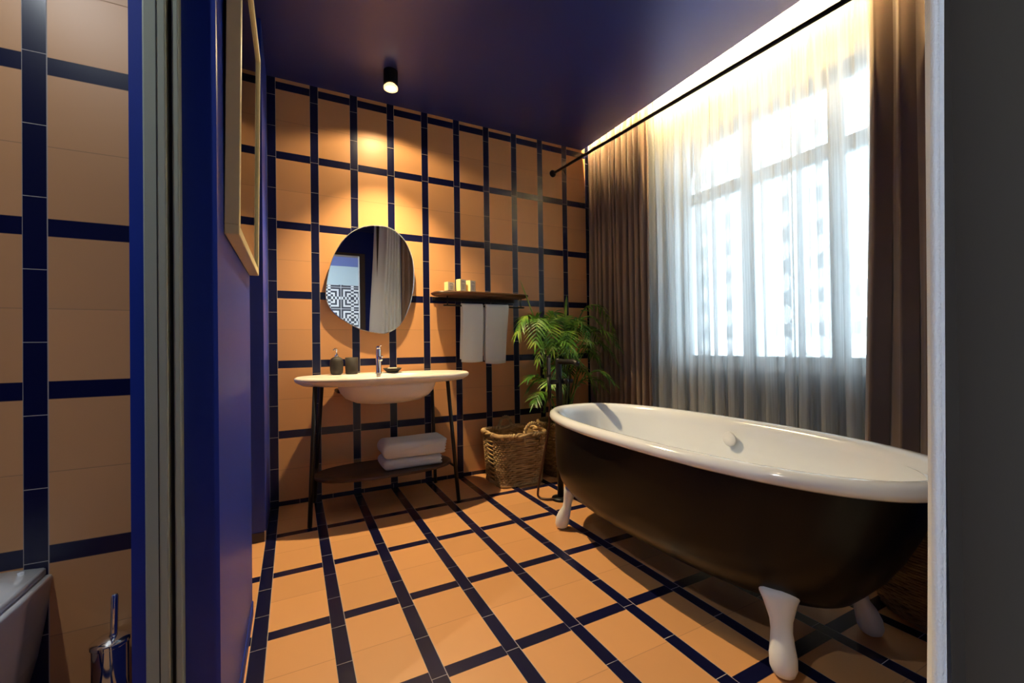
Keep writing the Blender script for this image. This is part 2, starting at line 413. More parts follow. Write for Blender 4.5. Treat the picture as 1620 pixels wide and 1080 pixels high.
box(fr, fx0, fx1, WY0, WY1, WZ0+.005, WZ0+.065); box(fr, fx0, fx1, WY0, WY1, WZ1-.06, WZ1)
box(fr, fx0, fx1, WY0, WY0+.055, WZ0+.065, WZ1-.06); box(fr, fx0, fx1, WY1-.055, WY1, WZ0+.065, WZ1-.06)
box(fr, fx0, fx1, WY0+.055, WY1-.055, 2.035, 2.115)
for y in (1.277, 1.803):
    box(fr, fx0, fx1, y-.035, y+.035, WZ0+.065, 2.035); box(fr, fx0, fx1, y-.035, y+.035, 2.115, WZ1-.06)
obj('window_frame', fr, M_['window_frame'], w, False)
obj('window_pane', bx(2.705, 2.709, WY0+.05, WY1-.05, WZ0+.06, WZ1-.055), M_['glass'], w, False)
del w['label']
# near partition at the right (dark grey), blue on the bathroom side
struct('wall_near_right', bx(1.000, XR, 0.300, 0.318, 0, CH), M_['dark_wall'])
struct('wall_near_right_inner', bx(1.07, XR, 0.318, 0.330, 0, CH), M_['blue'])
# entrance wall behind the camera with a tall doorway
bm = bmesh.new()
box(bm, -1.7, 0.10, -0.72, -0.60, 0, CH); box(bm, 0.98, XR, -0.72, -0.60, 0, CH); box(bm, 0.10, 0.98, -0.72, -0.60, 2.42, CH)
struct('wall_entrance', bm, M_['blue'])
bm = bmesh.new()
box(bm, 0.10, 0.14, -0.73, -0.585, 0, 2.38); box(bm, 0.90, 0.98, -0.73, -0.585, 0, 2.38); box(bm, 0.10, 0.98, -0.73, -0.585, 2.38, 2.42)
struct('trim_1', bm, mat('bronze_door_casing', (0.13, 0.11, 0.095), 0.5))

# ------------------------------------------------------------ outside the window
def screen():
    X0, X1 = 3.60, 3.70; cell = 0.262; r = 0.086; seg = 24
    bm = bmesh.new(); ny, nz = 15, 13; y00, z00 = -0.1, 0.05
    def ring(cy, cz, x, k):
        out = []
        for i in range(seg):
            a = 2*PI*i/seg
            if k == 'c': out.append((x, cy+r*math.cos(a), cz+r*math.sin(a)))
            else:
                c_, s_ = math.cos(a), math.sin(a); m_ = max(abs(c_), abs(s_)); out.append((x, cy+cell/2*c_/m_, cz+cell/2*s_/m_))
        return out
    for iy in range(ny):
        for iz in range(nz):
            cy, cz = y00+cell*(iy+.5), z00+cell*(iz+.5)
            loft(bm, [ring(cy, cz, X0, 's'), ring(cy, cz, X0, 'c'), ring(cy, cz, X1, 'c'), ring(cy, cz, X1, 's')], False, False)
    bmesh.ops.remove_doubles(bm, verts=bm.verts, dist=1e-4)
    o = obj('breeze_block_screen', bm, M_['screen'], None, False)
    tagp(o, 'pale perforated block screen with rows of round holes outside the bathroom window', 'screen')
screen()
struct('ground', bx(2.8, 9, -4, 7, -0.2, -0.1), mat('pale_paving', (0.75, 0.75, 0.73), 0.9))

# ------------------------------------------------------------ curtains and rail
def cloth_wall(name, y0, y1, x, z0, z1, nf, amp, m, label, cat, seed, flare0=0.0, flare1=0.0, group=None, thick=0.0, jit=0.25, rows=26, lean=0.0, power=1.0, over=0.0):
    rnd = random.Random(seed); per = 14
    n = nf*per; bm = bmesh.new()
    ks = [rnd.uniform(1-jit, 1+jit) for _ in range(nf)]; tot = sum(ks)
    am = [rnd.uniform(.65, 1.2) for _ in range(nf+1)]
    ys = []; acc = 0
    for k in ks:
        for i in range(per): ys.append((acc+k*i/per)/tot)
        acc += k
    ys.append(1.0)
    ph2 = rnd.uniform(0, 6); rows_ = []
    for j in range(rows+1):
        t = j/rows; z = z1+(z0-z1)*t
        row = []
        for i, s in enumerate(ys):
            f = i//per if i < n else nf-1
            th = (i % per)/per*2*PI if i < n else 2*PI
            a0, a1 = am[f], am[min(f+1, nf)]; w_ = (i % per)/per
            A = amp*(a0*(1-w_)+a1*w_)*(0.75+0.35*t)
            sv = math.sin(th); sv = math.copysign(abs(sv)**power, sv)
            xx = x + A*sv + 0.006*math.sin(3*t+s*17+ph2) + 0.004*math.sin(9*t+s*31)
            yy = (y0-flare0*t**1.5) + s*((y1+flare1*t**1.5)-(y0-flare0*t**1.5)) + 0.35*A*math.sin(2*th)*0.6 - over*(.6+.4*a0)*math.sin(2*th) + 0.005*math.sin(5*t+f*2.1+ph2) + lean*t
            row.append(bm.verts.new((xx, yy, z)))
        rows_.append(row)
    for a, b in zip(rows_[:-1], rows_[1:]):
        for i in range(len(a)-1): bm.faces.new((a[i], a[i+1], b[i+1], b[i]))

    me_o = obj(name, bm, m)
    if thick:
        md = me_o.modifiers.new('cloth', 'SOLIDIFY'); md.thickness = thick
    tagp(me_o, label, cat, group)
    return me_o
def cloth_with_header(name, *a, **k):
    o = cloth_wall(name, *a, **k)
    return o
cloth_wall('blackout_curtain', 2.40, 3.095, 2.392, 0.012, 2.93, 11, 0.030, M_['curtain'], 'taupe velvet curtain hanging in narrow folds in the far corner behind the palm', 'curtain', 3, thick=.003, power=.9, over=.013)
cloth_wall('blackout_curtain', 0.40, 0.985, 2.395, 0.012, 2.93, 6, 0.036, M_['curtain'], 'taupe velvet curtain with broad folds beside the pale strip and dark wall at right', 'curtain', 11, flare1=.07, thick=.003, jit=.4)
cloth_wall('sheer_curtain', 0.96, 2.43, 2.462, 0.015, 2.93, 16, 0.026, M_['sheer'], 'white sheer curtain covering the wide window above the bathtub', 'curtain', 21, jit=.6, power=.9, over=.024)
# pale strip: the gathered edge of a sheer hanging by the dark wall
def cloth_x(name, x0, x1, y, z0, z1, nf, amp, m, label, seed):
    bm = bmesh.new(); rows = 30; n = nf*12; rs = []; rnd = random.Random(seed)
    for j in range(rows+1):
        t = j/rows; z = z1+(z0-z1)*t; row = []
        for i in range(n+1):
            s = i/n
            row.append(bm.verts.new((x0-0.004*t+0.003*math.sin(6*t)+(x1+0.006*t-x0)*s, y+amp*math.sin(s*nf*2*PI)+.003*math.sin(7*t+s*9), z)))
        rs.append(row)
    for a, b in zip(rs[:-1], rs[1:]):
        for i in range(n): bm.faces.new((a[i], a[i+1], b[i+1], b[i]))
    o = obj(name, bm, m); md = o.modifiers.new('cloth', 'SOLIDIFY'); md.thickness = .002
    tagp(o, label, 'curtain'); return o
def x_for(u, y, z):        # where the sight line through picture column u crosses the plane y, for the fall of the cloth edge
    k = (u-810)/676.61; z -= 1.00408
    return -((R.y-k*F.y)*y+(R.z-k*F.z)*z)/(R.x-k*F.x)
def linen():
    bm = bmesh.new(); rows = 30; rs = []
    for j in range(rows+1):
        t = j/rows; z = 2.74+(0.02-2.74)*t
        xr = x_for(1486+12*t, .286, z)+.004*math.sin(7*t); uL = 1471.5+1.5*math.sin(9*t); xl = x_for(uL+2, .296, z); xb = x_for(uL, .345, z); row = []
        front = [(xr+(xl-xr)*q, .286+.0035*math.sin(q*9+3*t)) for q in [i/10 for i in range(10)]]
        turn = [(xl, .296), (x_for(uL, .310, z), .310), (x_for(uL, .328, z), .328), (xb, .345)]
        back = [(xb+.008+(1.30-xb-.008)*q, .354+.011*math.sin(q*5.2*2*PI)*min(1, q*6)+.003*math.sin(7*t+9*q)) for q in [i/44 for i in range(45)]]
        for x, y in front+turn+back: row.append(bm.verts.new((x, y, z)))
        rs.append(row)
    for a, b in zip(rs[:-1], rs[1:]):
        for i in range(len(a)-1): bm.faces.new((a[i], a[i+1], b[i+1], b[i]))
    o = obj('linen_curtain', bm, mat('pale_linen', (0.80, 0.85, 0.88), 0.9, sheen=.2, bump=.4, bscale=300))
    tagp(o, 'narrow pale curtain edge hanging around the dark grey wall end before the tub', 'curtain')
linen()
cloth_x('velvet_curtain', 1.31, 1.52, 0.356, 0.02, 2.74, 3, 0.016, M_['curtain'], 'brown curtain hung on the inner side of the dark wall, seen in the mirror', 6)

# curtain tie rod: black rail from the back wall towards the camera
t = thing('curtain_rail', (2.016, YW, 2.487), 'long thin black rail running from the tiled wall along the ceiling above the bathtub', 'rail')
obj('rail', tb([(2.016, YW-0.002, 2.487), (2.016, 0.33, 2.487-0.125)], 0.0115, 12), M_['black_metal'], t)
obj('wall_flange', lt([(0, YW-0.0), (0.030, YW-0.0), (0.030, YW-0.012), (0.022, YW-0.020), (0.016, YW-0.035), (0, YW-0.036)], (2.016, 0, 2.487), 24, 'y'), M_['black_metal'], t)

# warm light strip hidden on top of the ceiling edge
tagp(obj('light_strip', bx(2.3262, 2.3278, 0.36, 3.09, 2.864, 2.870), M_['led'], None, False), 'warm glowing light strip tucked into the ceiling recess above the curtains', 'light strip')

# ------------------------------------------------------------ ceiling spotlights
def spotlight(loc, power, label, group=None, size=150, blend=.35, col=WARM, core=3.0):
    x, y = loc; z = CH
    t = thing('ceiling_spotlight', (x, y, z), label, 'spotlight', group)
    obj('housing', lt([(0, z), (.044, z), (.044, z-.085), (.041, z-.088), (.041, z-.040), (0, z-.040)], (x, y, 0), 32), M_['black_metal'], t, True)
    auto(t.children[0])
    h = obj('lamp_ring', lt([(.030, z-.086), (.043, z-.100), (.043, z-.112), (.038, z-.114), (.028, z-.094)], (x, y, 0), 32), M_['lens_ring'], t)
    obj('lamp_lens', lt([(0, z-.080), (.018, z-.080), (.024, z-.090), (.016, z-.100), (0, z-.103)], (x, y, 0), 24), M_['lens'], t)
    obj('lamp_stem', lt([(0, z-.04), (.014, z-.04), (.014, z-.081), (0, z-.081)], (x, y, 0), 16), M_['black_metal'], t)
    d = bpy.data.lights.new('spotlight_beam', 'SPOT'); d.energy = power; d.color = col
    d.spot_size = math.radians(size); d.spot_blend = blend; d.shadow_soft_size = 0.014
    o = bpy.data.objects.new('spotlight_beam', d); C.objects.link(o); o.parent = t; o.location = (0, .012, -.125)
    d2 = bpy.data.lights.new('spotlight_core', 'SPOT'); d2.energy = power*core; d2.color = col
    d2.spot_size = math.radians(98); d2.spot_blend = .65; d2.shadow_soft_size = 0.014
    o2 = bpy.data.objects.new('spotlight_core', d2); C.objects.link(o2); o2.parent = t; o2.location = (0, .012, -.125); o2.rotation_euler = (math.radians(-10), 0, 0)
    return t
spotlight((0.566, 2.740), SPOT_A, 'black ceiling spotlight with lit lamp in front of the tiled wall above the mirror', size=152, blend=.30, core=14)
spotlight((0.566, 1.05), SPOT_B, 'black ceiling spotlight over the middle of the floor, outside the view', size=150, blend=.4)
spotlight((-0.85, 0.75), SPOT_T, 'black ceiling spotlight over the toilet behind the blue partition', size=150, blend=.5, col=(.88, .96, 1.0), core=.8)

# ------------------------------------------------------------ bathtub
def bathtub():
    cx, cy = 1.545, 1.330
    t = thing('bathtub', (cx, cy, 0), 'freestanding black bathtub with white rim and interior on white claw feet', 'bathtub')
    S = 96
    def ring(a, b, z, n=2.45, oy=0): 
        # oval with rounder ends than a plain superellipse
        return supel(a, b, n, cx, cy+oy, z, S)
    out = [(.357, .831, .603, .014), (.357, .830, .565, .015), (.357, .823, .513, .022), (.357, .806, .427, .037), (.354, .782, .34, .053), (.339, .746, .271, .058), (.307, .697, .219, .05), (.270, .655, .188, .035), (.225, .607, .170, .02), (.17, .54, .163, .02), (.06, .30, .160, .02)]
    def ring(a, b, z, oy=0): return supel(a, b, 2.45, cx, cy+oy, z, S)
    bm = bmesh.new(); loft(bm, [ring(*r) for r in out], False, True)
    obj('outer_shell', bm, M_['tub_black'], t)
    inn = [(.346, .795, .598, .016), (.372, .860, .589), (.388, .876, .598), (.392, .880, .612), (.386, .874, .628), (.368, .856, .638), (.350, .834, .636, .003),
           (.336, .818, .624, .003), (.326, .801, .588, .007), (.312, .770, .48, .020), (.295, .730, .38, .032), (.268, .66, .30, .045), (.22, .575, .240, .045), (.14, .46, .215, .04), (.05, .25, .210, .03)]
    bm = bmesh.new()
    loft(bm, [ring(*r) for r in inn], False, True)
    o = obj('basin', bm, M_['enamel'], t, label='glossy white enamel basin with thick rolled rim')
    # overflow cap on the window-side wall
    c = (cx+.312, cy+.015, .545)
    obj('overflow_cap', lt([(0, .004), (.022, .004), (.022, -.010), (.033, -.010), (.0345, -.013), (.034, -.018), (.031, -.020), (0, -.020)], c, 32, 'x'), M_['foot_white'], t)
    obj('drain', lt([(0, .211), (.03, .211), (.03, .215), (.022, .217), (0, .217)], (cx, cy, 0), 24), M_['chrome'], t)
    for fx, fy, sx, sy in ((1.301, 0.785, 1, 1), (1.301, 1.975, 1, -1), (1.747, 0.755, -1, 1), (1.755, 1.975, -1, -1)):
        prof = [(0.0, .008, 0), (0.003, .016, 0), (.012, .030, .0), (.03, .037, .001), (.06, .0375, .004), (.09, .033, .010), (.12, .030, .018), (.15, .030, .022), (.18, .036, .026), (.205, .041, .029), (.222, .046, .033), (.240, .046, .040)]
        rings = []
        for z, r, lean in prof:
            cxx, cyy = fx+sx*lean*1.3, fy+sy*lean*1.0
            w = 1.0 if z < .12 else 1+.25*(z-.12)/.1
            ang = math.atan2(sy*1.0, sx*1.0)
            rg = []
            for k in range(20):
                a = 2*PI*k/20; px, py = r*math.cos(a)*(1 if z < .12 else .8), r*math.sin(a)*w
                rg.append(Vector((cxx+px*math.cos(ang)-py*math.sin(ang), cyy+px*math.sin(ang)+py*math.cos(ang), z)))
            rings.append(rg)
        bm = bmesh.new(); loft(bm, rings); obj('foot', bm, M_['foot_white'], t)
    return t
bathtub()

# floor-standing bath filler
def filler():
    x, y = 1.540, 2.345
    t = thing('bath_filler_tap', (x, y, 0), 'tall black floor-standing bath tap with hand shower behind the end of the tub', 'tap')
    B = M_['black_metal']
    obj('base_plate', lt([(0, 0), (.058, 0), (.060, .006), (.056, .016), (.03, .022), (0, .022)], (x, y, 0), 32), B, t)
    obj('column', lt([(0, .02), (.020, .02), (.020, .905), (.017, .915), (0, .915)], (x, y, 0), 20), B, t)
    obj('spout', tb(crv([(x, y, .895), (x, y-.07, .897), (x, y-.17, .897), (x+.001, y-.205, .886)], 5), .017, 14), B, t)
    obj('valve', tb([(x-.075, y, .765), (x+.03, y-.0, .765)], .016, 14), B, t)
    obj('control_knob', tb([(x+.02, y-.02, .768), (x+.05, y-.025, .768)], .019, 16), M_['black_metal'], t)
    obj('lever', tb([(x+.052, y-.025, .768), (x+.085, y-.03, .768)], .014, 12), B, t)
    hs = obj('hand_shower', bx(x-.092, x-.066, y-.012, y+.004, .795, .935, bev=.005), B, t)
    obj('hand_shower_face', bx(x-.088, x-.070, y-.0145, y-.012, .815, .922, bev=.001), mat('grey_shower_face', (.12, .11, .11), .4), hs, False)
    obj('handle', tb([(x-.079, y-.004, .80), (x-.076, y-.004, .66)], .012, 12), B, t)
    hose = crv([(x-.076, y-.004, .665), (x-.078, y+.0, .50), (x-.105, y+.03, .28), (x-.125, y+.075, .06), (x-.118, y+.070, .012), (x-.085, y+.02, .010), (x-.03, y+.0, .012)], 8)
    obj('hose', tb(hose, .0075, 8), M_['hose'], t)
    return t
filler()

# ------------------------------------------------------------ washstand
def washstand():
    cx, cy = 0.5425, 2.835
    t = thing('washstand', (cx, cy, 0), 'washstand with cream oval basin top, slim black legs and dark wood lower shelf', 'washstand')
    A, Bd = .540, .284
    def rg(a, b, z, n=2.5, ox=0, oy=0): return supel(a, b, n, cx+ox, cy+oy, z, 80)
    bm = bmesh.new()
    rings = [rg(A-.10, Bd-.075, .778), rg(A-.04, Bd-.03, .785), rg(A-.006, Bd-.004, .805), rg(A, Bd, .816), rg(A-.002, Bd-.002, .827), rg(A-.012, Bd-.012, .832)]
    # basin opening
    bo = dict(ox=-.005, oy=-.035)
    rings += [supel(.30, .185, 2.6, cx-.005, cy-.045, .830, 80), supel(.285, .170, 2.6, cx-.005, cy-.045, .822, 80), supel(.27, .155, 2.5, cx-.005, cy-.045, .77, 80), supel(.22, .12, 2.4, cx-.005, cy-.045, .69, 80), supel(.05, .03, 2, cx-.005, cy-.045, .675, 80)]
    loft(bm, rings, True, True)
    top = obj('basin_top', bm, M_['solid_surface'], t, label='cream oval top with a sunken wash basin')
    bm = bmesh.new()
    prof = [(.300, .195, .790), (.298, .192, .765), (.285, .180, .730), (.255, .158, .695), (.20, .12, .668), (.12, .07, .655), (.04, .02, .652)]
    loft(bm, [supel(a, b, 2.5, cx-.005, cy-.045, z, 64) for a, b, z in prof], True, True)
    obj('bowl_underside', bm, M_['solid_surface'], t)
    legs = [((.075, 2.669, 0), (.110, 2.672, .786)), ((.951, 2.650, 0), (.893, 2.672, .786)), ((.929, 3.088, 0), (.893, 3.03, .786)), ((.115, 3.085, 0), (.165, 3.03, .786))]
    for a, b in legs:
        obj('leg', tb([a, b], .0125, 12), M_['black_metal'], t)
    # cross rails joining each pair of legs near the shelf
    def at(l, z): 
        a, b = Vector(l[0]), Vector(l[1]); return a+(b-a)*(z/b.z)
    z = .222
    obj('cross_rail', tb([at(legs[0], z), at(legs[3], z)], .007, 8), M_['black_metal'], t)
    obj('cross_rail', tb([at(legs[1], z), at(legs[2], z)], .007, 8), M_['black_metal'], t)
    bm = bmesh.new()
    sh = lambda a, b, z_: supel(a, b, 2.4, cx-.01, cy+.01, z_, 72)
    loft(bm, [sh(.405, .185, .215), sh(.425, .205, .219), sh(.428, .208, .228), sh(.424, .204, .235)])
    obj('shelf', bm, M_['walnut'], t, label='dark brown oval wooden shelf')
    auto(t.children[-1], 60)
    obj('shelf_bracket', tb([(.93, 2.835, .212), (.895, 2.835, .212)], .006, 8), M_['black_metal'], t)
    # waste pipe behind the bowl
    obj('waste_trap', tb(crv([(.30, 3.02, .735), (.27, 3.03, .72), (.26, 3.08, .72), (.26, 3.117, .72)], 5), .014, 10), M_['black_metal'], t)
    return t
washstand()
ZT = .832
# basin tap
t = thing('basin_tap', (.512, 2.975, ZT), 'tall chrome basin tap standing at the back of the oval washbasin', 'tap')
x, y = .512, 2.975
obj('body', lt([(0, ZT-.001), (.021, ZT-.001), (.021, ZT+.004), (.0175, ZT+.008), (.0175, ZT+.158), (.016, ZT+.163), (0, ZT+.163)], (x, y, 0), 24), M_['chrome'], t)
obj('spout', tb([(x, y, ZT+.105), (x-.002, y-.07, ZT+.100), (x-.004, y-.115, ZT+.092)], [.011, .011, .010], 12), M_['chrome'], t)
obj('lever', tb([(x, y, ZT+.172), (x+.004, y-.03, ZT+.180), (x+.008, y-.055, ZT+.187)], [.006, .005, .004], 10), M_['chrome'], t)
obj('cap', lt([(0, ZT+.160), (.017, ZT+.162), (.017, ZT+.176), (.013, ZT+.182), (0, ZT+.183)], (x, y, 0), 24), M_['chrome'], t)
obj('side_knob', tb([(x+.012, y, ZT+.110), (x+.030, y, ZT+.110)], .007, 10), M_['chrome'], t)
# soap dispenser
x, y = .252, 3.005
t = thing('soap_dispenser', (x, y, ZT), 'dark grey rounded soap dispenser with chrome pump on the washstand', 'soap dispenser')
obj('bottle', lt([(0, ZT), (.026, ZT), (.036, ZT+.006), (.0405, ZT+.03), (.0405, ZT+.085), (.036, ZT+.103), (.022, ZT+.112), (.012, ZT+.114), (0, ZT+.114)], (x, y, 0), 32), M_['stone'], t)
obj('pump_collar', lt([(0, ZT+.112), (.013, ZT+.113), (.013, ZT+.128), (.006, ZT+.131), (.0045, ZT+.158), (0, ZT+.158)], (x, y, 0), 16), M_['chrome'], t)
obj('pump_nozzle', tb(crv([(x, y, ZT+.150), (x, y, ZT+.166), (x-.008, y-.012, ZT+.168), (x-.018, y-.028, ZT+.160)], 4), .0058, 10), M_['chrome'], t)
# tumbler
x, y = .345, 3.012
bm = lt([(0, ZT), (.034, ZT), (.039, ZT+.006), (.041, ZT+.108), (.0385, ZT+.109), (.036, ZT+.02), (0, ZT+.012)], (x, y, 0), 32)
tagp(obj('tumbler', bm, M_['stone']), 'dark grey tooth tumbler beside the soap dispenser on the washstand', 'tumbler')
# soap dish
x, y = .612, 3.02
bm = lt([(0, ZT), (.035, ZT), (.048, ZT+.010), (.064, ZT+.028), (.061, ZT+.029), (.045, ZT+.015), (0, ZT+.010)], (x, y, 0), 32)
tagp(obj('soap_dish', bm, M_['stone']), 'small shallow dark dish right of the chrome basin tap', 'dish')
t_ = obj('soap_bar', box(bmesh.new(), x-.032, x+.032, y-.02, y+.02, ZT+.012, ZT+.032, bev=.009, seg=3), M_['solid_surface'])
tagp(t_, 'cream bar of soap lying in the small dark dish', 'soap')

# folded towels on the lower shelf
def folded(name, x0, x1, y0, y1, z0, h, layers, label, group, sk=0.0):
    """folded towel: rounded folds at the front and left, loose edges on the right"""
    bm = bmesh.new(); rings = []; n = 14
    for i in range(n+1):
        s = i/n; e = min(s, 1-s)/.07
        ins = .012*(1-math.sqrt(max(0, 1-(1-min(1, e))**2)))
        yy = y0+(y1-y0)*s; ring = []; hh = h/2-ins
        rl = hh; zc = z0+h/2
        for k in range(17):                       # rounded fold on the left
            a = PI/2+PI*k/16; ring.append((x0+rl+ins+rl*.9*math.cos(a), yy, zc+hh*math.sin(a)))
        for k in range(1, 13): ring.append((x0+rl+(x1-x0-rl)*k/13, yy, zc-hh))
        lay = 2*layers+1; m_ = 6*lay               # layered loose edges on the right
        for k in range(m_+1):
            q = k/m_; w = abs(math.sin(PI*lay*q))**.6
            ring.append((x1-ins-.013+.013*w+sk*q, yy, zc-hh+2*hh*q))
        for k in range(1, 13):
            q = 1-k/13; ring.append((x0+rl+(x1-x0-rl)*q, yy, zc+hh+.004*math.sin(q*5+s*3)*(1-q)))
        rings.append([Vector((p[0]+.004*math.sin(3*s+z0*40), p[1], max(z0+.0005, p[2]))) for p in ring])
    loft(bm, rings)
    o = obj(name, bm, M_['towel'])
    tagp(o, label, 'towel', group); return o
folded('folded_towel', .490, .872, 2.72, 2.95, .2355, .064, 1, 'white folded bath towel, lower of the two on the washstand shelf', 'folded towels on the washstand shelf', sk=-.004)
folded('folded_towel', .484, .892, 2.715, 2.965, .3045, .095, 2, 'white folded bath towel, upper and thicker of the two on the washstand shelf', 'folded towels on the washstand shelf', sk=.014)

# ------------------------------------------------------------ mirror
def mirror():
    pts = [(595, 356), (620, 361), (640, 379), (652, 405), (655.5, 432), (653.5, 462), (646, 490), (633, 514), (612, 527), (592, 526.5), (570, 521), (545, 508), (527, 494), (517, 478), (515, 461), (519, 432), (527, 405), (541, 381), (557, 366), (575, 358)]
    # converted once to wall coordinates at y 3.09
    out = []
    for u, v in pts:
        a = (u-810)/676.61; b = -(v-540)/676.61
        d = R*a+U*b+F; k = 3.085/d.y; out.append(Vector((d.x*k, 0, 1.00408+d.z*k)))
    P2 = []; n = len(out)
    for i in range(n):
        a, b, c, d = out[i-1], out[i], out[(i+1) % n], out[(i+2) % n]
        for k in range(5):
            t = k/5; P2.append(0.5*((2*b)+(c-a)*t+(2*a-5*b+4*c-d)*t*t+(3*b-a-3*c+d)*t**3))
    cen = sum(P2, Vector())/len(P2)
    t = thing('wall_mirror', (cen.x, 3.118, cen.z), 'frameless rounded irregular mirror on the plaid tiled wall above the washbasin', 'mirror')
    def ring(s, y): return [Vector((cen.x+(p.x-cen.x)*s, y, cen.z+(p.z-cen.z)*s)) for p in P2]
    bm = bmesh.new(); loft(bm, [ring(.99, 3.090), ring(.985, 3.0855)], False, True); obj('glass', bm, M_['mirror'], t, False)
    bm = bmesh.new(); loft(bm, [ring(.985, 3.0858), ring(1.0, 3.0870), ring(1.0, 3.0905)], False, True)
    obj('bevelled_edge', bm, mat('polished_mirror_edge', (.8, .85, .84), .12, metal=.8), t, False)
    bm = bmesh.new(); loft(bm, [ring(.86, 3.0905), ring(.86, 3.119)], True, True); obj('backing', bm, M_['black_metal'], t, False)
mirror()

# ------------------------------------------------------------ shelf with towel rail, boxes and hand towels
def wall_shelf():
    x0, x1 = .895, 1.668; cx = (x0+x1)/2; a = (x1-x0)/2
    t = thing('wall_shelf', (cx, 3.12, 1.385), 'dark wooden wall shelf with black towel rail between the mirror and the palm', 'shelf')
    bm = bmesh.new(); ZS = 1.378
    def rg(s, z): return [Vector((p.x, min(p.y, 3.119), z)) for p in supel(a-s, .135-s, 3.2, cx, 3.0, z, 72)]
    loft(bm, [rg(.028, ZS-.004), rg(.008, ZS+.004), rg(0, ZS+.014), rg(.003, ZS+.020)])
    auto(obj('shelf_board', bm, wood_mat('brown_walnut', (0.05, 0.018, 0.008), (0.14, 0.055, 0.022), 0.4), t), 50)
    B = M_['black_metal']
    obj('towel_rail', tb([(.975, 2.985, 1.305), (1.640, 2.985, 1.303)], .0065, 10), B, t)
    for x in (1.005, 1.612):
        obj('rail_bracket', tb([(x, 2.985, 1.303), (x, 2.985, 1.376)], .005, 8), B, t)
    obj('back_plate', bx(.93, 1.62, 3.105, 3.119, 1.350, 1.376, bev=.001), B, t, False)
wall_shelf()
def hand_towel(x0, x1, zb, label, seed, dx=0):
    bm = bmesh.new(); rnd = random.Random(seed); n = 16; W = x1-x0
    path = []          # (y, z) over the rail
    yr, zr, r = 2.985, 1.304, .0115
    for i in range(15): path.append((yr-r-.002-.004*math.sin(i/14*3), zb+(zr-zb)*i/14))
    for i in range(1, 8): a = PI-PI*i/8; path.append((yr+r*math.cos(a), zr+r*math.sin(a)+.002))
    for i in range(13): path.append((yr+r+.004, zr-(zr-zb-.02)*i/12))
    rows = []
    for j, (y, z) in enumerate(path):
        row = []
        hang = (zr-z)/(zr-zb) if z < zr else 0
        for i in range(n+1):
            s = i/n
            row.append(bm.verts.new((x0+W*s+(dx*hang)*(s)+.004*math.sin(4*hang+seed), y+.0035*hang*math.sin(s*7+seed), z+(-.006*math.sin(s*3.1)*hang if j < 15 else 0))))
        rows.append(row)
    for a, b in zip(rows[:-1], rows[1:]):
        for i in range(n): bm.faces.new((a[i], a[i+1], b[i+1], b[i]))
    o = obj('hand_towel', bm, M_['towel']); md = o.modifiers.new('pile', 'SOLIDIFY'); md.thickness = .010; md.offset = 0
    tagp(o, label, 'towel', 'hand towels on the rail')
hand_towel(1.108, 1.276, .888, 'white hand towel hanging on the black rail, left one with a straight bottom', 1)
hand_towel(1.296, 1.492, .872, 'white hand towel hanging on the black rail, right one nearer the palm', 2, dx=-.028)
def carton(x, y, w, d, h, rot, label):
    ZB = 1.3985
    t = thing('soap_box', (x, y, ZB), label, 'box', 'small toiletry boxes on the wall shelf')
    def loc(bm): bmesh.ops.translate(bm, verts=bm.verts, vec=(x, y, ZB)); return bm
    obj('carton', loc(box(bmesh.new(), -w/2, w/2, -d/2, d/2, 0, h, bev=.001, seg=1)), M_['carton'], t, False)
    obj('front_panel', loc(box(bmesh.new(), -w/2+.003, w/2-.003, -d/2-.0008, -d/2, .018, h-.003)), M_['carton_front'], t, False)
    obj('printed_band', loc(box(bmesh.new(), -w/2-.0006, w/2+.0006, -d/2-.0006, d/2+.0006, .011, .016)), mat('brown_band', (.10, .07, .03), .6), t, False)
    bm = bmesh.new()
    arc = [(-w*.24+w*.48*i/8, 0, h*.78+.006*math.sin(PI*i/8)) for i in range(9)]
    tube(bm, arc, .0016, 6); 
    for q in range(4): box(bm, -w*.26+.002*q, w*.26-.002*q, -.0004, .0004, h*(.60-.09*q), h*(.60-.09*q)+.0016)
    bmesh.ops.translate(bm, verts=bm.verts, vec=(0, -d/2-.0012, 0)); obj('printed_emblem', loc(bm), M_['ink'], t, False)
    t.rotation_euler = (0, 0, rot)
    return t
carton(1.030, 3.01, .062, .045, .078, math.radians(20), 'small cream toiletry box, shortest and leftmost on the wall shelf')
carton(1.121, 3.01, .060, .045, .103, math.radians(24), 'tall cream toiletry box with black emblem, middle of the three on the wall shelf')
carton(1.203, 3.02, .060, .045, .100, math.radians(24), 'tall cream toiletry box at the right end of the three on the wall shelf')

